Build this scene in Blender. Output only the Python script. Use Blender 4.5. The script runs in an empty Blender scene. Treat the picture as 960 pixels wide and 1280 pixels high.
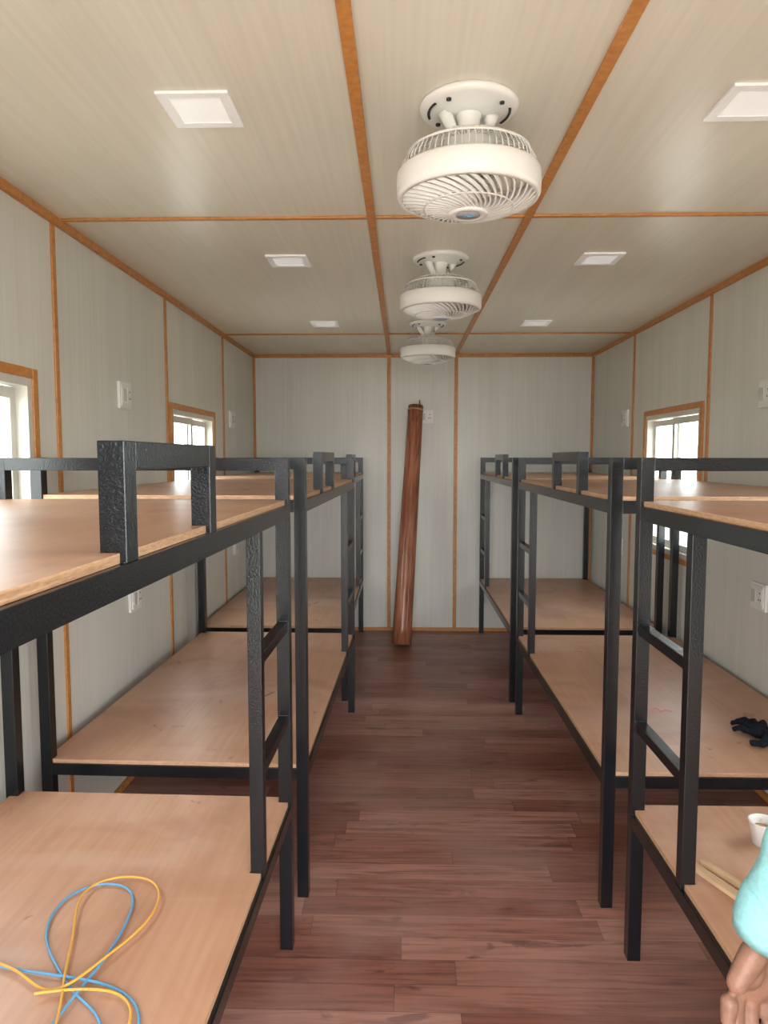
import bpy, bmesh, math, random
from mathutils import Vector, Matrix
random.seed(4)
scn = bpy.context.scene
scn.view_settings.view_transform = 'Standard'
scn.view_settings.look = 'None'
scn.view_settings.exposure = 0.0

# ------------------------------------------------------------------ materials
def mat_new(name):
    m = bpy.data.materials.new(name); m.use_nodes = True
    nt = m.node_tree
    return m, nt, nt.nodes['Principled BSDF']

def simple(name, col, rough=0.5, metal=0.0, bump=0.0, bscale=200, spec=0.5, var=0.0, emit=0.0):
    m, nt, b = mat_new(name)
    b.inputs['Base Color'].default_value = (*col, 1)
    b.inputs['Roughness'].default_value = rough
    b.inputs['Metallic'].default_value = metal
    b.inputs['Specular IOR Level'].default_value = spec
    if emit:
        b.inputs['Emission Color'].default_value = (*col, 1); b.inputs['Emission Strength'].default_value = emit
    tc = nt.nodes.new('ShaderNodeTexCoord')
    nz = nt.nodes.new('ShaderNodeTexNoise'); nz.inputs['Scale'].default_value = bscale; nz.inputs['Detail'].default_value = 3
    nt.links.new(tc.outputs['Object'], nz.inputs['Vector'])
    if bump > 0:
        bp = nt.nodes.new('ShaderNodeBump'); bp.inputs['Strength'].default_value = bump; bp.inputs['Distance'].default_value = 0.002
        nt.links.new(nz.outputs['Fac'], bp.inputs['Height']); nt.links.new(bp.outputs['Normal'], b.inputs['Normal'])
    mr = nt.nodes.new('ShaderNodeMapRange')
    mr.inputs['To Min'].default_value = max(0.02, rough-0.08); mr.inputs['To Max'].default_value = min(1, rough+0.08)
    nt.links.new(nz.outputs['Fac'], mr.inputs['Value']); nt.links.new(mr.outputs[0], b.inputs['Roughness'])
    if var > 0:
        n2 = nt.nodes.new('ShaderNodeTexNoise'); n2.inputs['Scale'].default_value = bscale*0.15; n2.inputs['Detail'].default_value = 5
        nt.links.new(tc.outputs['Object'], n2.inputs['Vector'])
        r = nt.nodes.new('ShaderNodeValToRGB')
        r.color_ramp.elements[0].position = 0.35; r.color_ramp.elements[1].position = 0.65
        r.color_ramp.elements[0].color = (*[c*(1-var) for c in col], 1)
        r.color_ramp.elements[1].color = (*[min(1, c*(1+var)) for c in col], 1)
        nt.links.new(n2.outputs['Fac'], r.inputs['Fac']); nt.links.new(r.outputs['Color'], b.inputs['Base Color'])
    return m

def streak(name, c_lo, c_hi, s1, s2, rough=0.4, mixfac=0.35, c_fine=None, bump=0.03, blotch=None, p=(0.3, 0.7), spec=0.5):
    m, nt, b = mat_new(name)
    L = nt.links.new
    tc = nt.nodes.new('ShaderNodeTexCoord')
    def nz(sc, detail=5, dist=0.0):
        mp = nt.nodes.new('ShaderNodeMapping'); mp.inputs['Scale'].default_value = sc
        n = nt.nodes.new('ShaderNodeTexNoise'); n.inputs['Scale'].default_value = 1; n.inputs['Detail'].default_value = detail
        n.inputs['Distortion'].default_value = dist
        L(tc.outputs['Object'], mp.inputs['Vector']); L(mp.outputs[0], n.inputs['Vector']); return n
    n1 = nz(s1, 4, 0.4); n2 = nz(s2, 6, 0.2)
    r = nt.nodes.new('ShaderNodeValToRGB')
    r.color_ramp.elements[0].position = p[0]; r.color_ramp.elements[1].position = p[1]
    r.color_ramp.elements[0].color = (*c_lo, 1); r.color_ramp.elements[1].color = (*c_hi, 1)
    L(n1.outputs['Fac'], r.inputs['Fac'])
    r2 = nt.nodes.new('ShaderNodeValToRGB')
    r2.color_ramp.elements[0].position = 0.36; r2.color_ramp.elements[1].position = 0.62
    cf = c_fine or tuple(c*0.7 for c in c_lo)
    r2.color_ramp.elements[0].color = (*cf, 1); r2.color_ramp.elements[1].color = (*c_hi, 1)
    L(n2.outputs['Fac'], r2.inputs['Fac'])
    mx = nt.nodes.new('ShaderNodeMix'); mx.data_type = 'RGBA'; mx.inputs[0].default_value = mixfac
    L(r.outputs['Color'], mx.inputs[6]); L(r2.outputs['Color'], mx.inputs[7])
    out = mx.outputs[2]
    for bl in (blotch or []):
        n3 = nz(bl[1] if isinstance(bl[1], tuple) else (bl[1],)*3, 5, 1.0)
        r3 = nt.nodes.new('ShaderNodeValToRGB')
        r3.color_ramp.elements[0].position = bl[3]; r3.color_ramp.elements[1].position = bl[4]
        r3.color_ramp.elements[0].color = (0, 0, 0, 1); r3.color_ramp.elements[1].color = (bl[2],)*3+(1,)
        L(n3.outputs['Fac'], r3.inputs['Fac'])
        m3 = nt.nodes.new('ShaderNodeMix'); m3.data_type = 'RGBA'
        L(r3.outputs['Color'], m3.inputs[0]); L(out, m3.inputs[6]); m3.inputs[7].default_value = (*bl[0], 1)
        out = m3.outputs[2]
    L(out, b.inputs['Base Color'])
    b.inputs['Roughness'].default_value = rough
    b.inputs['Specular IOR Level'].default_value = spec
    if bump > 0:
        bp = nt.nodes.new('ShaderNodeBump'); bp.inputs['Strength'].default_value = bump; bp.inputs['Distance'].default_value = 0.001
        L(n2.outputs['Fac'], bp.inputs['Height']); L(bp.outputs['Normal'], b.inputs['Normal'])
    return m

M_wall = streak('wall_laminate', (0.665, 0.665, 0.600), (0.74, 0.74, 0.68), (8, 8, 0.22), (70, 70, 1.3), 0.40, 0.28, (0.59, 0.59, 0.525), 0.02)
M_ceil = streak('ceiling_laminate', (0.71, 0.68, 0.575), (0.78, 0.75, 0.65), (8, 0.22, 8), (70, 1.3, 70), 0.28, 0.28, (0.64, 0.61, 0.50), 0.02)
M_trim = streak('orange_wood_trim', (0.50, 0.20, 0.045), (0.63, 0.29, 0.085), (30, 30, 30), (60, 60, 60), 0.4, 0.3, (0.36, 0.13, 0.03))
M_ply = streak('plywood_face', (0.49, 0.265, 0.160), (0.60, 0.355, 0.230), (5, 0.9, 5), (60, 2.4, 60), 0.38, 0.22, (0.38, 0.185, 0.105), 0.05,
               [((0.36, 0.175, 0.10), 2.2, 0.65, .48, .70), ((0.68, 0.50, 0.40), (1.3, 2.5, 2), 0.5, .50, .74), ((0.20, 0.085, 0.05), 9.0, 0.75, .68, .74)])
M_plyedge = streak('plywood_edge', (0.40, 0.20, 0.10), (0.66, 0.42, 0.25), (3, 3, 260), (60, 60, 400), 0.6, 0.3, (0.2, 0.1, 0.05))
M_steel = simple('black_enamel_steel', (0.005, 0.007, 0.009), 0.22, 0.0, 0.30, 230, 0.5)
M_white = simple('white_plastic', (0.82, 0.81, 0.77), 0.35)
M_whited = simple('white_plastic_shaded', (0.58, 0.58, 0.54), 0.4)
M_led = simple('led_diffuser', (0.92, 0.93, 0.92), 0.3, emit=0.28)
M_ledf = simple('led_frame', (0.88, 0.89, 0.88), 0.3, emit=0.08)  # small emission brightens the frame, which is no light source itself
M_alu = simple('powder_coated_aluminium', (0.62, 0.60, 0.53), 0.35)
M_grey = simple('grey_plastic', (0.35, 0.38, 0.42), 0.4)
M_dark = simple('dark_plastic', (0.02, 0.02, 0.02), 0.5)
M_blue = simple('blue_wire_pvc', (0.11, 0.34, 0.58), 0.4)
M_yel = simple('yellow_wire_pvc', (0.72, 0.38, 0.06), 0.4)
M_skin = simple('skin', (0.25, 0.125, 0.082), 0.48, 0, 0.35, 300, 0.4, 0.18)
M_nail = simple('fingernail', (0.40, 0.24, 0.18), 0.3)
M_shirt = simple('turquoise_shirt', (0.30, 0.62, 0.64), 0.85, 0, 0.5, 900, 0.2, 0.08)
M_pants = simple('dark_trousers', (0.03, 0.035, 0.05), 0.9, 0, 0.5, 700, 0.2, 0.1)
M_hair = simple('black_hair', (0.012, 0.010, 0.009), 0.5, 0, 0.8, 400, 0.4)
M_eye = simple('eye_white', (0.60, 0.57, 0.53), 0.2)
M_shoe = simple('leather_shoe', (0.05, 0.03, 0.02), 0.4)
M_cloth = simple('navy_cloth', (0.010, 0.012, 0.020), 0.9, 0, 0.4, 500, 0.2)
M_batten = streak('pine_batten', (0.55, 0.36, 0.20), (0.66, 0.47, 0.29), (4, 40, 40), (10, 120, 120), 0.6)
M_ground = simple('pale_concrete', (0.50, 0.47, 0.42), 0.9, 0, 0.3, 20, 0.2, 0.1)  # pale tan concrete, light-coloured to bounce daylight onto the ceiling
M_leaf = simple('tree_foliage', (0.10, 0.20, 0.06), 0.8, 0, 0.5, 30, 0.2, 0.4)
M_bark = simple('tree_bark', (0.12, 0.08, 0.05), 0.9)
M_pink = simple('pink_chalk', (0.75, 0.22, 0.30), 0.9)

# glass
M_glass, nt, b = mat_new('window_glass')
tr = nt.nodes.new('ShaderNodeBsdfTransparent'); gl = nt.nodes.new('ShaderNodeBsdfGlossy'); gl.inputs['Roughness'].default_value = 0.02
tr.inputs['Color'].default_value = (0.93, 0.97, 0.96, 1)
mx = nt.nodes.new('ShaderNodeMixShader'); mx.inputs[0].default_value = 0.07
nt.links.new(tr.outputs[0], mx.inputs[1]); nt.links.new(gl.outputs[0], mx.inputs[2])
nt.links.new(mx.outputs[0], nt.nodes['Material Output'].inputs[0])

# floor planks
def floor_material():
    m, nt, b = mat_new('vinyl_plank_floor'); L = nt.links.new; N = nt.nodes.new
    def math_(op, a, c=None):
        n = N('ShaderNodeMath'); n.operation = op
        for i, v in enumerate((a, c)):
            if v is None: continue
            if isinstance(v, (int, float)): n.inputs[i].default_value = v
            else: L(v, n.inputs[i])
        return n.outputs[0]
    tc = N('ShaderNodeTexCoord'); sp = N('ShaderNodeSeparateXYZ'); L(tc.outputs['Object'], sp.inputs[0])
    W, LEN = 0.1, 0.92
    ry = math_('DIVIDE', sp.outputs[1], W); row = math_('FLOOR', ry); fy = math_('FRACT', ry)
    wn = N('ShaderNodeTexWhiteNoise'); wn.noise_dimensions = '1D'; L(row, wn.inputs['W'])
    xs = math_('ADD', math_('DIVIDE', sp.outputs[0], LEN), wn.outputs['Value'])
    col = math_('FLOOR', xs); fx = math_('FRACT', xs)
    cb = N('ShaderNodeCombineXYZ'); L(col, cb.inputs[0]); L(row, cb.inputs[1])
    w2 = N('ShaderNodeTexWhiteNoise'); w2.noise_dimensions = '3D'; L(cb.outputs[0], w2.inputs['Vector'])
    rr = N('ShaderNodeValToRGB'); e = rr.color_ramp.elements
    e[0].position = 0; e[0].color = (0.225, 0.083, 0.056, 1); e[1].position = 1; e[1].color = (0.40, 0.195, 0.145, 1)
    e2 = e.new(0.5); e2.color = (0.31, 0.130, 0.092, 1)
    L(w2.outputs['Value'], rr.inputs['Fac'])
    sc = N('ShaderNodeVectorMath'); sc.operation = 'SCALE'; L(w2.outputs['Color'], sc.inputs[0]); sc.inputs['Scale'].default_value = 20
    ad = N('ShaderNodeVectorMath'); ad.operation = 'ADD'; L(tc.outputs['Object'], ad.inputs[0]); L(sc.outputs[0], ad.inputs[1])
    mp = N('ShaderNodeMapping'); mp.inputs['Scale'].default_value = (3.0, 50, 1); L(ad.outputs[0], mp.inputs['Vector'])
    nz = N('ShaderNodeTexNoise'); nz.inputs['Scale'].default_value = 1; nz.inputs['Detail'].default_value = 7; nz.inputs['Distortion'].default_value = 1.0
    L(mp.outputs[0], nz.inputs['Vector'])
    r2 = N('ShaderNodeValToRGB'); r2.color_ramp.elements[0].position = 0.34; r2.color_ramp.elements[1].position = 0.58
    r2.color_ramp.elements[0].color = (0.60, 0.54, 0.54, 1); r2.color_ramp.elements[1].color = (1.08, 1.08, 1.08, 1)
    L(nz.outputs['Fac'], r2.inputs['Fac'])
    mu = N('ShaderNodeMix'); mu.data_type = 'RGBA'; mu.blend_type = 'MULTIPLY'; mu.inputs[0].default_value = 1
    L(rr.outputs['Color'], mu.inputs[6]); L(r2.outputs['Color'], mu.inputs[7])
    mp2 = N('ShaderNodeMapping'); mp2.inputs['Scale'].default_value = (3.6, 12, 1); L(ad.outputs[0], mp2.inputs['Vector'])
    n2 = N('ShaderNodeTexNoise'); n2.inputs['Scale'].default_value = 1; n2.inputs['Detail'].default_value = 3; n2.inputs['Distortion'].default_value = 1.5
    L(mp2.outputs[0], n2.inputs['Vector'])
    r4 = N('ShaderNodeValToRGB'); r4.color_ramp.elements[0].position = 0.63; r4.color_ramp.elements[1].position = 0.71
    r4.color_ramp.elements[0].color = (0, 0, 0, 1); r4.color_ramp.elements[1].color = (0.7, 0.7, 0.7, 1)
    L(n2.outputs['Fac'], r4.inputs['Fac'])
    mk = N('ShaderNodeMix'); mk.data_type = 'RGBA'; L(r4.outputs['Color'], mk.inputs[0]); L(mu.outputs[2], mk.inputs[6]); mk.inputs[7].default_value = (0.09, 0.028, 0.022, 1)
    s1 = math_('LESS_THAN', fy, 0.025); s2 = math_('LESS_THAN', fx, 0.003); s = math_('MAXIMUM', s1, s2)
    ms = N('ShaderNodeMix'); ms.data_type = 'RGBA'; L(math_('MULTIPLY', s, 0.6), ms.inputs[0]); L(mk.outputs[2], ms.inputs[6]); ms.inputs[7].default_value = (0.07, 0.026, 0.02, 1)
    n3 = N('ShaderNodeTexNoise'); n3.inputs['Scale'].default_value = 2.2; n3.inputs['Detail'].default_value = 8; L(tc.outputs['Object'], n3.inputs['Vector'])
    r5 = N('ShaderNodeValToRGB'); r5.color_ramp.elements[0].position = 0.40; r5.color_ramp.elements[1].position = 0.75
    r5.color_ramp.elements[0].color = (0.04, 0.04, 0.04, 1); r5.color_ramp.elements[1].color = (0.48, 0.48, 0.48, 1)
    L(n3.outputs['Fac'], r5.inputs['Fac'])
    jd = math_('ABSOLUTE', math_('SUBTRACT', sp.outputs[1], 2.20)); jm = math_('MULTIPLY', math_('LESS_THAN', jd, 0.004), 0.45)
    md = N('ShaderNodeMix'); md.data_type = 'RGBA'; L(math_('MAXIMUM', r5.outputs['Color'], jm), md.inputs[0]); L(ms.outputs[2], md.inputs[6]); md.inputs[7].default_value = (0.44, 0.30, 0.26, 1)
    L(md.outputs[2], b.inputs['Base Color'])
    b.inputs['Roughness'].default_value = 0.40
    bp = N('ShaderNodeBump'); bp.inputs['Strength'].default_value = 0.12; bp.inputs['Distance'].default_value = 0.001
    L(nz.outputs['Fac'], bp.inputs['Height']); L(bp.outputs['Normal'], b.inputs['Normal'])
    return m
M_floor = floor_material()
M_roll = streak('rolled_vinyl_wood_print', (0.22, 0.070, 0.034), (0.48, 0.19, 0.10), (16, 16, 2.2), (50, 50, 4), 0.25, 0.40, (0.08, 0.02, 0.011), blotch=[((0.09, 0.024, 0.014), (10, 10, 3), .65, .57, .70)])
M_rollcap = simple('roll_end_backing', (0.50, 0.30, 0.20), 0.7)

# ------------------------------------------------------------------ geometry helpers
def box(bm, x0, x1, y0, y1, z0, z1, mi=0):
    vs = [bm.verts.new(p) for p in ((x0,y0,z0),(x1,y0,z0),(x1,y1,z0),(x0,y1,z0),(x0,y0,z1),(x1,y0,z1),(x1,y1,z1),(x0,y1,z1))]
    for f in ((0,3,2,1),(4,5,6,7),(0,1,5,4),(1,2,6,5),(2,3,7,6),(3,0,4,7)):
        fc = bm.faces.new([vs[i] for i in f]); fc.material_index = mi

def frame_basis(d):
    d = d.normalized()
    up = Vector((0, 0, 1)) if abs(d.z) < 0.9 else Vector((1, 0, 0))
    a = d.cross(up).normalized(); b_ = a.cross(d).normalized()
    return a, b_

def tube(bm, pts, r, sides=6, mi=0, caps=True):
    pts = [Vector(p) for p in pts]; rings = []
    n = len(pts)
    for i, p in enumerate(pts):
        d = (pts[min(i+1, n-1)] - pts[max(i-1, 0)])
        a, b_ = frame_basis(d)
        rr = r[i] if isinstance(r, (list, tuple)) else r
        rings.append([bm.verts.new(p + a*math.cos(2*math.pi*k/sides)*rr + b_*math.sin(2*math.pi*k/sides)*rr) for k in range(sides)])
    for i in range(n-1):
        for k in range(sides):
            f = bm.faces.new((rings[i][k], rings[i][(k+1) % sides], rings[i+1][(k+1) % sides], rings[i+1][k])); f.material_index = mi; f.smooth = True
    if caps:
        f = bm.faces.new(list(reversed(rings[0]))); f.material_index = mi
        f = bm.faces.new(rings[-1]); f.material_index = mi

def lathe(bm, prof, n=48, mi=0, c=(0, 0, 0), cap=False):
    rings = []
    for r, z in prof:
        if r < 1e-5: rings.append([bm.verts.new((c[0], c[1], c[2]+z))])
        else: rings.append([bm.verts.new((c[0]+r*math.cos(2*math.pi*k/n), c[1]+r*math.sin(2*math.pi*k/n), c[2]+z)) for k in range(n)])
    for i in range(len(rings)-1):
        A, B = rings[i], rings[i+1]
        for k in range(n):
            k2 = (k+1) % n
            if len(A) == 1 and len(B) == 1: continue
            if len(A) == 1: f = bm.faces.new((A[0], B[k], B[k2]))
            elif len(B) == 1: f = bm.faces.new((A[k], B[0], A[k2]))
            else: f = bm.faces.new((A[k], B[k], B[k2], A[k2]))
            f.material_index = mi; f.smooth = True

def ellipsoid(bm, c, r, rot=None, seg=20, mi=0):
    mat = Matrix.Translation(c) @ (rot.to_4x4() if rot else Matrix.Identity(4)) @ Matrix.Diagonal((*r, 1))
    res = bmesh.ops.create_uvsphere(bm, u_segments=seg, v_segments=seg//2+2, radius=1, matrix=mat)
    for v in res['verts']:
        for f in v.link_faces: f.material_index = mi; f.smooth = True

def finish(name, bm, mats, parent=None, bevel=0, loc=None, fixn=True):
    if fixn: bmesh.ops.recalc_face_normals(bm, faces=bm.faces)
    me = bpy.data.meshes.new(name); bm.to_mesh(me); bm.free()
    for m in mats: me.materials.append(m)
    o = bpy.data.objects.new(name, me); scn.collection.objects.link(o)
    if loc: o.location = loc
    if parent: o.parent = parent
    if bevel:
        md = o.modifiers.new('bevel', 'BEVEL'); md.width = bevel; md.segments = 2; md.limit_method = 'ANGLE'
    return o

def empty(name, loc=(0, 0, 0)):
    e = bpy.data.objects.new(name, None); e.location = loc; e.empty_display_size = 0.1
    scn.collection.objects.link(e); return e

# ------------------------------------------------------------------ room
XL, XR, YB, YF, H = -1.27, 1.605, 6.03, -0.5, 2.37
T = 0.07
bm = bmesh.new(); box(bm, XL-T, XR+T, YF-T, YB+T, -0.08, 0); finish('floor', bm, [M_floor])
bm = bmesh.new(); box(bm, XL-T, XR+T, YF-T, YB+T, H, H+0.06); finish('ceiling', bm, [M_ceil])
bm = bmesh.new(); box(bm, XL-T, XR+T, YB, YB+T, 0, H); finish('wall_back', bm, [M_wall])
Z0, Z1 = 0.92, 1.77
def side_wall(name, xa, xb, wins):
    bm = bmesh.new(); y = YF
    for (a, b_) in wins:
        box(bm, xa, xb, y, a, 0, H)
        box(bm, xa, xb, a, b_, 0, Z0); box(bm, xa, xb, a, b_, Z1, H)
        y = b_
    box(bm, xa, xb, y, YB, 0, H)
    finish(name, bm, [M_wall])
WL = [(1.50, 2.395), (3.86, 4.71)]; WR = [(1.50, 2.38), (3.85, 4.70)]  # nearer right-wall window is out of view, added to let in light
side_wall('wall_left', XL-T, XL, WL); side_wall('wall_right', XR, XR+T, WR)
bm = bmesh.new()
DX0, DX1, DZ = -0.75, 1.15, 2.12  # unseen doorway, made wide to let in more daylight
box(bm, XL-T, DX0, YF-T, YF, 0, H); box(bm, DX1, XR+T, YF-T, YF, 0, H); box(bm, DX0, DX1, YF-T, YF, DZ, H)
finish('wall_front', bm, [M_wall])
bm = bmesh.new()
box(bm, DX0-0.04, DX0, YF-T-.01, YF+.01, 0, DZ+0.04); box(bm, DX1, DX1+0.04, YF-T-.01, YF+.01, 0, DZ+0.04); box(bm, DX0, DX1, YF-T-.01, YF+.01, DZ, DZ+0.04)
finish('door_frame', bm, [M_trim])

tn = [0]
def trim(x0, x1, y0, y1, z0, z1, name=None):
    tn[0] += 1
    bm = bmesh.new(); box(bm, x0, x1, y0, y1, z0, z1)
    finish(name or f'trim_{tn[0]}', bm, [M_trim], bevel=0.002)
w, t = 0.015, 0.008
for x in (-0.115, 0.452): trim(x-w, x+w, YF, YB, H-t, H)
for y in (0.18, 2.62, 5.03):
    for a, b_ in ((XL, -0.115-w), (-0.115+w, 0.452-w), (0.452+w, XR)):
        trim(a, b_, y-0.011, y+0.011, H-t, H)
trim(XL, XL+0.02, YF, YB, H-0.028, H); trim(XR-0.02, XR, YF, YB, H-0.028, H)
trim(XL, XR, YB-0.02, YB, H-0.028, H)
for y in (1.38, 2.58, 3.79, 4.99):
    trim(XL, XL+t, y-w*0.9, y+w*0.9, 0.03, H-0.03)
for y in (1.38, 2.57, 3.765, 4.98):
    trim(XR-t, XR, y-w*0.9, y+w*0.9, 0.03, H-0.03)
for x in (-0.115, 0.452): trim(x-w, x+w, YB-t, YB, 0.03, H-0.03)
trim(XL, XL+0.018, YB-0.018, YB, 0.03, H-0.03); trim(XR-0.018, XR, YB-0.018, YB, 0.03, H-0.03)
trim(XL, XR, YB-0.014, YB, 0, 0.03, 'baseboard_back')
trim(XL, XL+0.014, YF, YB-0.02, 0, 0.03, 'baseboard_left'); trim(XR-0.014, XR, YF, YB-0.02, 0, 0.03, 'baseboard_right')

# windows
def window(name, x, sgn, y0, y1):
    e = empty(name, (x, (y0+y1)/2, (Z0+Z1)/2))
    hy, hz = (y1-y0)/2, (Z1-Z0)/2
    def ring(bm, xa, xb, hy, hz, wd, cy=0):
        xa, xb = min(xa, xb), max(xa, xb)
        box(bm, xa, xb, cy-hy, cy-hy+wd, -hz, hz); box(bm, xa, xb, cy+hy-wd, cy+hy, -hz, hz)
        box(bm, xa, xb, cy-hy+wd, cy+hy-wd, -hz, -hz+wd); box(bm, xa, xb, cy-hy+wd, cy+hy-wd, hz-wd, hz)
    bm = bmesh.new(); ring(bm, -sgn*0.012, sgn*0.003, hy+0.032, hz+0.032, 0.034); finish('casing', bm, [M_trim], e, 0.002)
    bm = bmesh.new(); ring(bm, -sgn*0.006, sgn*0.066, hy, hz, 0.03)
    for k in (0.022, 0.045):
        box(bm, min(sgn*k, sgn*(k+.003)), max(sgn*k, sgn*(k+.003)), -hy+.03, hy-.03, -hz+.03, -hz+.045)
    finish('frame', bm, [M_alu], e, 0.002)
    s = hy-0.03
    for i, (cy, xo) in enumerate(((-s/2+.008, 0.014), (s/2-.008, 0.038))):
        bm = bmesh.new(); ring(bm, sgn*xo, sgn*(xo+.018), s/2+.014, hz-.034, 0.038, cy); finish(f'sash_{i+1}', bm, [M_alu], e, 0.002)
        bm = bmesh.new()
        xa, xb = sorted((sgn*(xo+.007), sgn*(xo+.011)))
        box(bm, xa, xb, cy-s/2, cy+s/2, -hz+.05, hz-.05); finish(f'glass_{i+1}', bm, [M_glass], e)
    bm = bmesh.new(); xa, xb = sorted((sgn*0.002, sgn*0.014)); box(bm, xa, xb, -0.03, -0.012, -0.06, 0.06); finish('latch', bm, [M_dark], e, 0.002)
n = 1
for a, b_ in WL: window(f'window_{n}', XL, -1, a, b_); n += 1
for a, b_ in WR: window(f'window_{n}', XR, 1, a, b_); n += 1  # first of these is the unseen window added for light

# ------------------------------------------------------------------ LED panels
def led():
    bm = bmesh.new(); h = 0.088
    box(bm, -h, h, -h, h, -0.003, 0, 0)
    for (a, b_, c, d) in ((-h, -.062, -h, h), (.062, h, -h, h), (-.062, .062, -h, -.062), (-.062, .062, .062, h)):
        box(bm, a, b_, c, d, -0.007, -0.003, 0)
    box(bm, -.062, .062, -.062, .062, -0.0055, -0.003, 1)
    return bm
ledm = None
for x in (-0.505, 0.86):
    for y in (1.82, 3.18, 4.66):
        if ledm is None:
            o = finish('ceiling_panel_light', led(), [M_ledf, M_led], None, 0.001); ledm = o.data
        else:
            o = bpy.data.objects.new('ceiling_panel_light', ledm); scn.collection.objects.link(o)
        o.location = (x, y, H)

# ------------------------------------------------------------------ fans
def fan_mesh():
    bm = bmesh.new()
    lathe(bm, [(0, 0), (.118, 0), (.122, -.006), (.120, -.014), (.108, -.019), (.07, -.020), (.062, -.026), (.0, -.026)], 56)
    for k in range(4):
        a = math.pi/4 + k*math.pi/2
        lathe(bm, [(0, -.024), (.006, -.024), (.006, -.018)], 10, 2, (.092*math.cos(a), .092*math.sin(a), 0))
    for k in range(2):
        a = k*math.pi
        tube(bm, [(.10*math.cos(a+t_), .10*math.sin(a+t_), -.0195) for t_ in [x*0.1 for x in range(-4, 5)]], .0035, 6, 2)
    for s in (-1, 1):
        tube(bm, [(s*.060, 0, -.02), (s*.052, 0, -.04), (s*.038, 0, -.066), (s*.024, 0, -.088)], [.018, .015, .012, .013], 10)
        ellipsoid(bm, (s*.034, 0, -.072), (.010, .017, .017), seg=12)
    lathe(bm, [(.034, -.02), (.027, -.04), (.024, -.075), (.040, -.083), (.062, -.087), (.066, -.096), (.064, -.12), (.058, -.165), (.0, -.165)], 40)
    nw = 66
    for k in range(nw):
        a = 2*math.pi*k/nw
        prof = [(.058, -.093), (.095, -.096), (.128, -.106), (.152, -.124), (.165, -.146), (.169, -.168)]
        tube(bm, [(r*math.cos(a), r*math.sin(a), z) for r, z in prof], .0018, 4, 0, False)
    for r, z in ((.062, -.094), (.112, -.100), (.150, -.121)):
        lathe(bm, [(r-.003, z+.002), (r+.003, z+.002), (r+.003, z-.003), (r-.003, z-.003), (r-.003, z+.002)], 56)
    lathe(bm, [(.168, -.166), (.174, -.164), (.178, -.170), (.179, -.19), (.178, -.218), (.174, -.226), (.166, -.229), (.164, -.224), (.169, -.20), (.168, -.166)], 72)
    ns = 38
    for k in range(ns):
        a0 = 2*math.pi*k/ns; pts = []
        for j in range(9):
            u = j/8; r = .046 + (.168-.046)*u; a = a0 + 1.0*(1-u)
            z = -.262 + .036*u**1.8
            pts.append((r*math.cos(a), r*math.sin(a), z))
        lo, hi = [], []
        for j, p in enumerate(pts):
            p = Vector(p); q = Vector(pts[min(j+1, 8)])-Vector(pts[max(j-1, 0)]); s_ = Vector((-q.y, q.x, 0)).normalized()*.0021
            lo.append((bm.verts.new(p-s_), bm.verts.new(p+s_))); hi.append((bm.verts.new(p-s_+Vector((0, 0, .009))), bm.verts.new(p+s_+Vector((0, 0, .009)))))
        for j in range(8):
            bm.faces.new((lo[j][0], lo[j][1], lo[j+1][1], lo[j+1][0])); bm.faces.new((lo[j][0], lo[j+1][0], hi[j+1][0], hi[j][0])); bm.faces.new((lo[j][1], hi[j][1], hi[j+1][1], lo[j+1][1]))
    lathe(bm, [(.108, -.250), (.111, -.251), (.114, -.250), (.111, -.246), (.108, -.250)], 56)
    lathe(bm, [(.050, -.251), (.050, -.262), (.046, -.266), (.034, -.2665), (.032, -.265), (.0, -.265)], 40)
    lathe(bm, [(.0, -.2665), (.030, -.2665), (.031, -.264)], 40, 1)
    tube(bm, [(-.012, .004, -.267), (-.004, -.006, -.267), (.004, .006, -.267), (.013, -.004, -.267)], .0018, 5, 3)
    for k in range(5):
        a = 2*math.pi*k/5; V = []
        for j in range(6):
            u = j/5; r = .04+.11*u; wd = .30+.36*math.sin(math.pi*min(1, u*1.0)*.6+.35)*.7
            row = []
            for s_ in (-1, -0.3, .4, 1):
                aa = a + s_*wd*.55 + .25*u
                row.append(bm.verts.new((r*math.cos(aa), r*math.sin(aa), -.195+s_*.016)))
            V.append(row)
        for j in range(5):
            for s_ in range(3):
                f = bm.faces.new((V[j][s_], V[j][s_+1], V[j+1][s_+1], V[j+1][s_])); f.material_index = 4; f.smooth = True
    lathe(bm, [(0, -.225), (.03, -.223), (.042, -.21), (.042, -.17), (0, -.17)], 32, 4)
    return bm
fm = None
for i, (x, y, rz) in enumerate(((.163, 1.82, .15), (.165, 3.15, .4), (.163, 4.64, 0.1))):
    if fm is None:
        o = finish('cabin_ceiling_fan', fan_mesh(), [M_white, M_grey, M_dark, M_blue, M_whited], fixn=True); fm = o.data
    else:
        o = bpy.data.objects.new('cabin_ceiling_fan', fm); scn.collection.objects.link(o)
    o.location = (x, y, H); o.rotation_euler = (0, 0, rz)

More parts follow.
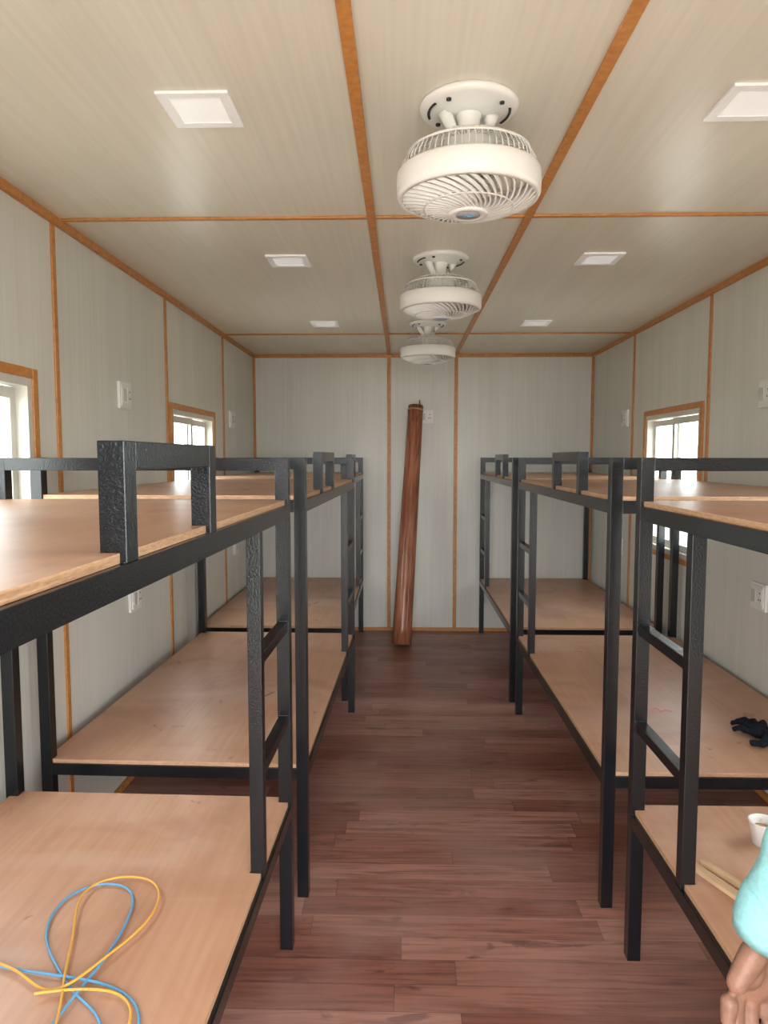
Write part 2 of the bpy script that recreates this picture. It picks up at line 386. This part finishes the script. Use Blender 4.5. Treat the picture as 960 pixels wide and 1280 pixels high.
# ------------------------------------------------------------------ bunk beds
S = 0.038
def bunk(loc_xy, rot, side, length, handle, width=0.85):
    """local: aisle outer face at x=0, bed extends to side*width; y from 0 to length"""
    e = empty('bunk_bed', (loc_xy[0], loc_xy[1], 0)); e.rotation_euler = (0, 0, rot)
    def X(a, b_): return sorted((side*a, side*b_))
    bm = bmesh.new()
    TOP = 1.5; U = 1.362; LO = 0.454; PT = 0.014
    def bx(a, b_, y0, y1, z0, z1):
        xa, xb = X(a, b_); box(bm, xa, xb, y0, y1, z0, z1)
    for y0 in (0, length-S):
        bx(0, S, y0, y0+S, 0, TOP); bx(width-S, width, y0, y0+S, 0, TOP)
        bx(S, width-S, y0, y0+S, TOP-S, TOP-.001)
        bx(S, width-S, y0, y0+S, U-.041, U); bx(S, width-S, y0, y0+S, LO-.040, LO)
    for (a, b_) in ((0, S), (width-S, width)):
        bx(a, b_, S, length-S, U-.041, U); bx(a, b_, S, length-S, LO-.040, LO)
    for k in (1/3, 2/3):
        y = length*k
        bx(S, width-S, y-.015, y+.015, U-.035, U-.002); bx(S, width-S, y-.015, y+.015, LO-.035, LO-.002)
    yl = length-0.40
    bx(.002, S-.002, yl, yl+.034, LO, U-.041)
    for z in (0.735, 1.02): bx(.004, S-.004, yl+.034, length-S, z-.03, z)
    h0, h1 = handle
    HT = 1.522
    bx(.001, S-.001, h0, h0+S, U, HT); bx(.001, S-.001, h1-S, h1, U, HT); bx(.001, S-.001, h0+S, h1-S, HT-S, HT-.0001)
    # weld beads at the aisle-side joints
    def bead(x, y, z, ax_):
        pts = []
        for q in range(9):
            u = (q/8-.5)*S*.9; wob = .0012*math.sin(q*2.7+x*50+y*31)
            p = [side*x, y, z]; p[ax_] += u; p[(ax_+1) % 3] += wob; pts.append(p)
        tube(bm, pts, .0030, 6)
    for z in (U-.041, LO-.040, U, LO):
        for y in (S, length-S): bead(S*.5, y, z, 0)
    for z in (0.735, 1.02, 0.705, .99): 
        for y in (yl+.034, length-S): bead(S*.5, y, z, 0)
    for y in (h0, h0+S, h1-S, h1): bead(S*.5, y, U+.001, 0)
    finish('steel_frame', bm, [M_steel], e, 0.003)
    for nm, z in (('upper_plywood_deck', U), ('lower_plywood_deck', LO)):
        bm = bmesh.new()
        n_ = S+.001; ins = 0.010
        i0 = side*ins; i1 = side*n_; o1 = side*(width-n_); o0 = side*(width-.012)
        pts = [(i1, .006), (o1, .006), (o1, n_), (o0, n_), (o0, length-n_), (o1, length-n_), (o1, length-.006), (i1, length-.006), (i1, length-n_), (i0, length-n_)]
        notch = [(h0, h0+S), (h1-S, h1)] if nm[0] == 'u' else [(yl, yl+.034)]
        for (a, b_) in reversed(notch): pts += [(i0, b_+.001), (i1, b_+.001), (i1, a-.001), (i0, a-.001)]
        pts += [(i0, n_), (i1, n_)]
        lo = [bm.verts.new((p[0], p[1], z+.0005)) for p in pts]; hi = [bm.verts.new((p[0], p[1], z+PT)) for p in pts]
        bm.faces.new(lo).material_index = 0; bm.faces.new(hi).material_index = 0
        for i in range(len(pts)):
            j = (i+1) % len(pts); bm.faces.new((lo[i], lo[j], hi[j], hi[i])).material_index = 1
        bmesh.ops.triangulate(bm, faces=[f for f in bm.faces if len(f.verts) > 4])
        finish(nm, bm, [M_ply, M_plyedge], e)
    return e
bunk((-0.372, 0.22), -0.022, -1, 1.85, (0.68, 1.09), 0.88)
bunk((-0.318, 2.29), -0.022, -1, 1.79, (0.42, 0.82), 0.92)
bunk((-0.335, 4.24), 0, -1, 1.76, (0.42, 0.82), 0.92)
bunk((0.675, 0.20), 0, 1, 1.85, (0.60, 1.00), 0.915)
bunk((0.665, 2.26), 0, 1, 1.81, (0.42, 0.90), 0.915)
bunk((0.660, 4.24), 0, 1, 1.76, (0.42, 0.82), 0.915)

# ------------------------------------------------------------------ leaning roll of vinyl flooring
p0 = Vector((-0.006, 5.50, 0.020)); p1 = Vector((0.110, 5.955, 1.93))
ax = p1-p0; Ln = ax.length
bm = bmesh.new(); R = []
NS, NZ = 140, 14
for j in range(NZ+1):
    u = j/NZ; ring = []
    for i in range(NS+1):
        a = i/NS*2*math.pi*2.6; r = (0.080-0.016*u)*(1-0.06*(a/(2*math.pi)))
        ring.append(bm.verts.new((r*math.cos(a+2.2), r*math.sin(a+2.2), u*Ln)))
    R.append(ring)
for j in range(NZ):
    for i in range(NS):
        f = bm.faces.new((R[j][i], R[j][i+1], R[j+1][i+1], R[j+1][i])); f.smooth = True
o = finish('vinyl_flooring_roll', bm, [M_roll], fixn=False)
so = o.modifiers.new('sol', 'SOLIDIFY'); so.thickness = 0.0018
o.location = p0; o.rotation_mode = 'QUATERNION'; o.rotation_quaternion = ax.to_track_quat('Z', 'Y')
bm = bmesh.new()
tube(bm, [(-.03, 0, Ln-.03), (-.035, 0, Ln+.0), (-.033, .005, Ln+.03), (-.030, .003, Ln+.05)], .004, 6)
s = finish('tie_string', bm, [M_dark], o)
bm = bmesh.new()
lathe(bm, [(.0655, Ln-.045), (.0662, Ln-.045), (.0660, Ln-.030), (.0653, Ln-.030)], 40); finish('tape_band', bm, [M_rollcap], o)

# ------------------------------------------------------------------ switch plates
def plate(loc, normal, wd=0.13, ht=0.12, name='wall_switch_plate'):
    bm = bmesh.new()
    box(bm, -wd/2, wd/2, -.012, 0, -ht/2, ht/2, 0)
    box(bm, -wd/2+.012, wd/2-.012, -.016, -.012, -ht/2+.012, ht/2-.012, 0)
    box(bm, -wd/2+.02, -.008, -.021, -.016, -.028, .028, 1)
    box(bm, .006, wd/2-.02, -.019, -.016, -.034, .034, 0)
    for (a, c) in ((.03, .018), (.022, -.012), (.038, -.012)): box(bm, a-.0035, a+.0035, -.0196, -.0189, c-.004, c+.004, 2)
    o = finish(name, bm, [M_white, M_whited, M_dark], None, 0.0015)
    o.location = loc
    o.rotation_euler = {'-y': (0, 0, 0), '+x': (0, 0, math.pi/2), '-x': (0, 0, -math.pi/2)}[normal]
plate((XL, 3.20, 1.78), '+x'); plate((XL, 5.22, 1.78), '+x'); plate((XL, 3.26, .84), '+x'); plate((XL, 5.28, .83), '+x')
plate((XR, 3.16, 1.78), '-x'); plate((XR, 5.14, 1.78), '-x'); plate((XR, 3.16, .88), '-x'); plate((XR, 5.2, .85), '-x')
plate((0.20, YB, 1.845), '-y', .12, .11)

# ------------------------------------------------------------------ wires
def wire(name, paths, mat, z0):
    cu = bpy.data.curves.new(name, 'CURVE'); cu.dimensions = '3D'; cu.bevel_depth = 0.0028; cu.bevel_resolution = 3
    for pi, path in enumerate(paths):
        sp = cu.splines.new('NURBS'); sp.points.add(len(path)-1); sp.order_u = 4; sp.use_endpoint_u = True
        for i, (x, y) in enumerate(path):
            sp.points[i].co = (x, y, z0 + 0.0030 + 0.006*(0.5+0.5*math.sin(i*2.1+pi)), 1)
    cu.materials.append(mat)
    o = bpy.data.objects.new(name, cu); scn.collection.objects.link(o)
D1 = 0.4685
wire('electrical_wire', [[(-.50, 1.10), (-.542, 1.203), (-.610, 1.241), (-.701, 1.333), (-.775, 1.42), (-.80, 1.55), (-.735, 1.62), (-.625, 1.59), (-.605, 1.46), (-.610, 1.322), (-.628, 1.241), (-.632, 1.18), (-.66, 1.08)],
                         [(-.95, 1.36), (-.86, 1.34), (-.802, 1.327), (-.698, 1.305), (-.579, 1.291), (-.500, 1.25), (-.470, 1.19), (-.45, 1.08)]], M_blue, D1)
wire('electrical_wire', [[(-.60, 1.05), (-.622, 1.203), (-.665, 1.281), (-.699, 1.415), (-.765, 1.56), (-.717, 1.635), (-.615, 1.635), (-.555, 1.56), (-.560, 1.452), (-.607, 1.356), (-.636, 1.281), (-.680, 1.25), (-.761, 1.312), (-.81, 1.329), (-.94, 1.37)],
                         [(-.70, 1.25), (-.649, 1.265), (-.58, 1.275), (-.509, 1.245), (-.48, 1.18), (-.50, 1.06)]], M_yel, D1+.004)

# ------------------------------------------------------------------ small things on right decks
bm = bmesh.new()
ellipsoid(bm, (0, 0, .020), (.045, .05, .020))
for k, (dx, dy, l) in enumerate(((-.03, .04, .07), (-.012, .055, .08), (.010, .05, .075), (.03, .04, .06))):
    tube(bm, [(dx, dy*.6, .022), (dx*1.4, dy+l*.4, .03), (dx*1.7-.01, dy+l*.8, .014)], [.012, .012, .009], 8)
tube(bm, [(-.035, -.01, .02), (-.07, .01, .03), (-.085, .03, .014)], [.013, .012, .009], 8)
tube(bm, [(.02, -.03, .022), (.0, -.08, .03), (-.05, -.11, .016), (-.08, -.09, .012)], [.022, .022, .014, .010], 10)
o = finish('crumpled_work_glove', bm, [M_cloth]); o.location = (1.325, 2.57, D1+.002)
md = o.modifiers.new('r', 'REMESH'); md.mode = 'VOXEL'; md.voxel_size = .004
tx = bpy.data.textures.new('crumple', 'CLOUDS'); tx.noise_scale = .02
md = o.modifiers.new('d', 'DISPLACE'); md.texture = tx; md.strength = .010

bm = bmesh.new()
lathe(bm, [(0, 0), (.027, 0), (.036, .060), (.038, .062), (.0385, .064), (.035, .063), (.0255, .004), (0, .004)], 40, 0)
lathe(bm, [(0, .04), (.0315, .04)], 30, 1)
o = finish('paper_cup', bm, [M_white, M_batten]); o.location = (0.968, 1.84, D1)
def batten(a, b_, wdt, z):
    a = Vector(a); b_ = Vector(b_); d = b_-a
    bm = bmesh.new(); box(bm, 0, d.length, -wdt/2, wdt/2, 0, .012)
    o = finish('wooden_batten', bm, [M_batten], None, 0.001); o.location = (a.x, a.y, z); o.rotation_euler = (0, 0, math.atan2(d.y, d.x))
batten((.735, 1.72), (.90, 1.33), .022, D1)
batten((.765, 1.74), (.95, 1.36), .016, D1)
cu = bpy.data.curves.new('chalk_mark', 'CURVE'); cu.dimensions = '3D'; cu.bevel_depth = .0016
sp = cu.splines.new('NURBS'); P_ = [(.98, 2.83), (1.0, 2.87), (1.02, 2.82), (1.04, 2.88), (1.06, 2.83), (1.04, 2.80), (1.08, 2.86), (1.10, 2.82)]
sp.points.add(len(P_)-1); sp.use_endpoint_u = True
for i, p in enumerate(P_): sp.points[i].co = (*p, D1+.0008, 1)
cu.materials.append(M_pink); o = bpy.data.objects.new('chalk_mark', cu); scn.collection.objects.link(o)

# ------------------------------------------------------------------ man (standing beside the bunk, facing across the aisle, -x)
CX, CY = 0.565, 0.64
man = empty('standing_man', (CX, CY, 0))
def P(lx, ly, z): return Vector((ly, -lx, z))
def cap_chain(bm, pts, rs, flat=None):
    pts = [Vector(p) for p in pts]
    tube(bm, pts, list(rs), 16)
    for p, r in zip(pts, rs): ellipsoid(bm, p, (r, r, r), seg=16)
def fuse(name, bm, mat, vox, smooth_it=3, disp=None):
    o = finish(name, bm, [mat], man)
    md = o.modifiers.new('r', 'REMESH'); md.mode = 'VOXEL'; md.voxel_size = vox; md.use_smooth_shade = True
    if smooth_it:
        s_ = o.modifiers.new('s', 'SMOOTH'); s_.iterations = smooth_it; s_.factor = .5
    if disp:
        t_ = bpy.data.textures.new(name+'_t', 'CLOUDS'); t_.noise_scale = disp[0]
        d_ = o.modifiers.new('d', 'DISPLACE'); d_.texture = t_; d_.strength = disp[1]
    return o
def loft(bm, secs, n=40):
    """secs: (z, half width across shoulders, half depth, centre dy)"""
    rings = []
    for z, rx, ry, dy in secs:
        rings.append([bm.verts.new(P(rx*math.cos(2*math.pi*k/n), dy+ry*math.sin(2*math.pi*k/n), z)) for k in range(n)])
    for i in range(len(rings)-1):
        for k in range(n): bm.faces.new((rings[i][k], rings[i][(k+1) % n], rings[i+1][(k+1) % n], rings[i+1][k])).smooth = True
    bm.faces.new(rings[0]); bm.faces.new(rings[-1])
bm = bmesh.new()
loft(bm, [(.840, .166, .100, 0), (.90, .163, .101, 0), (.97, .155, .099, 0), (1.05, .148, .096, -.002), (1.13, .152, .097, -.003), (1.21, .163, .099, -.002), (1.28, .172, .096, .0), (1.33, .174, .086, .004), (1.37, .150, .072, .008), (1.405, .105, .060, .010), (1.43, .066, .054, .010)])
WR_ = Vector((0.507-CX, 0.925-CY, 0.880)); ELB = Vector((0.572-CX, 0.893-CY, 1.125)); SHO = P(-.172, .005, 1.325)
cap_chain(bm, [SHO, SHO.lerp(ELB, .5)+Vector((0, .008, 0)), ELB, ELB.lerp(WR_, .45), WR_+Vector((0, 0, .01))], [.064, .057, .051, .048, .042])
SHL = P(.172, .005, 1.325); EL = P(.222, .02, 1.08); WL_ = P(.215, -.06, .86)
cap_chain(bm, [SHL, SHL.lerp(EL, .5), EL, EL.lerp(WL_, .45), WL_], [.064, .057, .051, .047, .042])
fuse('shirt', bm, M_shirt, .006, 5, (.055, .010))
for wv, ev in ((WR_, ELB), (WL_, EL)):
    d = (ev-wv).normalized(); bm = bmesh.new(); 
    a, b2 = frame_basis(d)
    ringp = []
    for (off, rr) in ((-.030, .033), (-.038, .042), (-.020, .0475), (.012, .049), (.026, .047), (.030, .042)):
        ringp.append([bm.verts.new(wv + d*off + a*math.cos(2*math.pi*k/28)*rr*(1+.025*math.sin(5*k)) + b2*math.sin(2*math.pi*k/28)*rr) for k in range(28)])
    for i in range(5):
        for k in range(28): bm.faces.new((ringp[i][k], ringp[i][(k+1) % 28], ringp[i+1][(k+1) % 28], ringp[i+1][k])).smooth = True
    finish('cuff', bm, [M_shirt], man)
bm = bmesh.new()
lathe(bm, [(.066, 1.405), (.060, 1.440), (.064, 1.445), (.078, 1.412)], 28, 0, (.008, 0, 0)); finish('collar', bm, [M_shirt], man)
bm = bmesh.new()
ellipsoid(bm, P(0, .0, .88), (.094, .155, .09), seg=24)
for sx in (-1, 1):
    cap_chain(bm, [P(sx*.085, 0, .85), P(sx*.095, -.005, .70), P(sx*.10, -.01, .48), P(sx*.105, .005, .28), P(sx*.105, .01, .09)], [.086, .080, .062, .058, .050])
fuse('trousers', bm, M_pants, .008, 4, (.06, .010))
bm = bmesh.new()
for sx in (-1, 1):
    ellipsoid(bm, P(sx*.11, -.05, .042), (.135, .046, .040), seg=20)
    ellipsoid(bm, P(sx*.11, -.055, .012), (.138, .048, .012), seg=20)
    ellipsoid(bm, P(sx*.11, .03, .07), (.05, .042, .05), seg=16)
fuse('shoes', bm, M_shoe, .005, 2)
bm = bmesh.new()
HZ = 1.575
ellipsoid(bm, P(0, .01, HZ+.02), (.101, .080, .102), seg=28)
ellipsoid(bm, P(0, -.026, HZ-.045), (.070, .062, .068), seg=24)
ellipsoid(bm, P(0, -.064, HZ-.092), (.024, .028, .020), seg=16)
cap_chain(bm, [P(0, .02, 1.37), P(0, .014, 1.44), P(0, .012, 1.51)], [.056, .054, .056])
cap_chain(bm, [P(0, -.086, HZ+.005), P(0, -.103, HZ-.030)], [.008, .013])
for sx in (-1, 1):
    ellipsoid(bm, P(sx*.012, -.096, HZ-.034), (.010, .009, .008), seg=12)
    ellipsoid(bm, P(sx*.081, .012, HZ-.01), (.020, .009, .032), seg=16)
    ellipsoid(bm, P(sx*.033, -.076, HZ+.024), (.014, .026, .008), seg=12)
    ellipsoid(bm, P(sx*.038, -.054, HZ-.032), (.024, .026, .028), seg=12)
    ellipsoid(bm, P(sx*.032, -.074, HZ+.013), (.014, .015, .0045), seg=12)
ellipsoid(bm, P(0, -.088, HZ-.060), (.010, .025, .006), seg=12)
ellipsoid(bm, P(0, -.086, HZ-.070), (.010, .021, .006), seg=12)
fuse('head', bm, M_skin, .0035, 3)
bm = bmesh.new()
for sx in (-1, 1): ellipsoid(bm, P(sx*.032, -.078, HZ+.004), (.009, .013, .0055), seg=16, mi=0); ellipsoid(bm, P(sx*.032, -.0858, HZ+.004), (.0028, .005, .0048), seg=12, mi=1)
for sx in (-1, 1): tube(bm, [P(sx*.014, -.093, HZ+.026), P(sx*.034, -.095, HZ+.031), P(sx*.052, -.080, HZ+.027)], [.0025, .004, .002], 8, 1)
finish('eyes', bm, [M_eye, M_hair], man)
bm = bmesh.new()
ellipsoid(bm, P(0, .025, HZ+.040), (.100, .086, .094), seg=28); ellipsoid(bm, P(0, .047, HZ-.01), (.073, .080, .075), seg=24)
fuse('hair', bm, M_hair, .004, 1, (.012, .006))

def hand(name, wrist, down, thumb, palm):
    dn, th, pl = down.normalized(), thumb.normalized(), palm.normalized()
    def Q(a, t_, p_): return wrist + dn*a + th*t_ + pl*p_
    bm = bmesh.new()
    rot = Matrix((th, pl, dn)).transposed()
    cap_chain(bm, [Q(-.045, 0, 0), Q(-.02, 0, 0), Q(.01, 0, 0)], [.026, .026, .026])
    ellipsoid(bm, Q(.030, .0, 0), (.035, .018, .034), rot)
    ellipsoid(bm, Q(.062, .0, -.002), (.042, .0155, .038), rot)
    ellipsoid(bm, Q(.038, .022, .008), (.019, .017, .032), rot)
    ellipsoid(bm, Q(.045, -.024, .006), (.015, .014, .034), rot)
    nails = []
    for t0, L1, L2, L3, r, cu_ in ((.030, .042, .026, .021, .0098, .30), (.0095, .046, .029, .022, .0100, .38), (-.0115, .043, .027, .021, .0096, .48), (-.031, .034, .020, .018, .0085, .58)):
        st = Q(.072, t0*.85, -.002); knk = Q(.090, t0, -.003)
        a1 = cu_*.6; d1 = (dn*math.cos(a1)+pl*math.sin(a1)+th*t0*1.2).normalized(); k2 = knk+d1*L1
        a2 = cu_*1.9; d2 = (dn*math.cos(a2)+pl*math.sin(a2)).normalized(); k3 = k2+d2*L2
        a3 = cu_*2.6; d3 = (dn*math.cos(a3)+pl*math.sin(a3)).normalized(); k4 = k3+d3*L3
        cap_chain(bm, [st, knk, knk.lerp(k2, .5), k2, k2.lerp(k3, .5), k3, k4], [r*1.12, r*1.14, r*1.0, r*1.06, r*.96, r*.98, r*.80])
        nrm = (-(pl*math.cos(a3)) + dn*math.sin(a3)).normalized()
        nails.append((k4 - d3*.002 + nrm*r*.72, d3, nrm))
    tb = [Q(.018, .022, .010), Q(.034, .036, .015), Q(.052, .047, .018), Q(.078, .058, .022), Q(.100, .060, .026)]
    cap_chain(bm, tb, [.018, .016, .0140, .0120, .0095])
    nails.append((tb[-1] - pl*.0075, (tb[-1]-tb[-2]).normalized(), -pl))
    fuse(name, bm, M_skin, .0022, 3)
    bm = bmesh.new()
    for c, d, nn in nails:
        s_ = d.cross(nn).normalized(); rm = Matrix((s_, nn, d)).transposed()
        ellipsoid(bm, c, (.0055, .0014, .0075), rm, 12)
    finish(name+'_nails', bm, [M_nail], man)
fd = (WR_-ELB).normalized()
hand('right_hand', WR_+fd*.035, Vector((-.06, .02, -1)), Vector((-1, -.15, .06)), Vector((.12, -1, 0)))
fd2 = (WL_-EL).normalized()
hand('left_hand', WL_+fd2*.035, Vector((-.1, 0, -1)), Vector((-1, .2, .1)), Vector((0, 1, 0)))

# ------------------------------------------------------------------ outside
bm = bmesh.new(); box(bm, -40, 40, -40, 40, -0.5, -0.35); finish('ground', bm, [M_ground])
def tree(x, y, s):
    bm = bmesh.new()
    tube(bm, [(0, 0, -.35), (.05, 0, 1.2*s), (0, .1, 2.4*s)], [.16*s, .12*s, .07*s], 10, 1)
    for k in range(26):
        a = random.uniform(0, 6.28); r = random.uniform(0, 1.1)*s; z = random.uniform(1.4, 3.6)*s
        res = bmesh.ops.create_icosphere(bm, subdivisions=2, radius=random.uniform(.35, .65)*s, matrix=Matrix.Translation((r*math.cos(a), r*math.sin(a), z)))
        for v in res['verts']: v.co += Vector((random.uniform(-.1, .1), random.uniform(-.1, .1), random.uniform(-.1, .1)))*s
    o = finish('tree', bm, [M_leaf, M_bark]); o.location = (x, y, 0)
tree(-12, 9, 1.0); tree(-14, 18, 1.2); tree(13, 13, 1.1); tree(15, 18, 1.2)

wd = bpy.data.worlds.new('World'); scn.world = wd; wd.use_nodes = True
bg = wd.node_tree.nodes['Background']
bg.inputs['Color'].default_value = (0.97, 0.98, 1.0, 1); bg.inputs['Strength'].default_value = 12.8
def portal(name, loc, rot, sx, sy):
    l = bpy.data.lights.new(name, 'AREA'); l.shape = 'RECTANGLE'; l.size = sx; l.size_y = sy; l.cycles.is_portal = True
    o = bpy.data.objects.new(name, l); o.location = loc; o.rotation_euler = rot; scn.collection.objects.link(o)
portal('door_portal', ((DX0+DX1)/2, YF-.08, DZ/2), (math.radians(90), 0, 0), DX1-DX0, DZ)
for a, b_ in WL: portal('window_portal', (XL-.08, (a+b_)/2, (Z0+Z1)/2), (0, math.radians(-90), 0), Z1-Z0, b_-a)
for a, b_ in WR: portal('window_portal', (XR+.08, (a+b_)/2, (Z0+Z1)/2), (0, math.radians(90), 0), Z1-Z0, b_-a)

# ------------------------------------------------------------------ camera
cam = bpy.data.cameras.new('camera'); co = bpy.data.objects.new('camera', cam); scn.collection.objects.link(co)
cam.sensor_fit = 'VERTICAL'; cam.sensor_height = 36; cam.sensor_width = 27; cam.lens = 36*880/1280; cam.clip_start = 0.02
co.location = (0, 0, 1.5); co.rotation_euler = (math.radians(90-4.42), 0, math.radians(1.5))
scn.camera = co
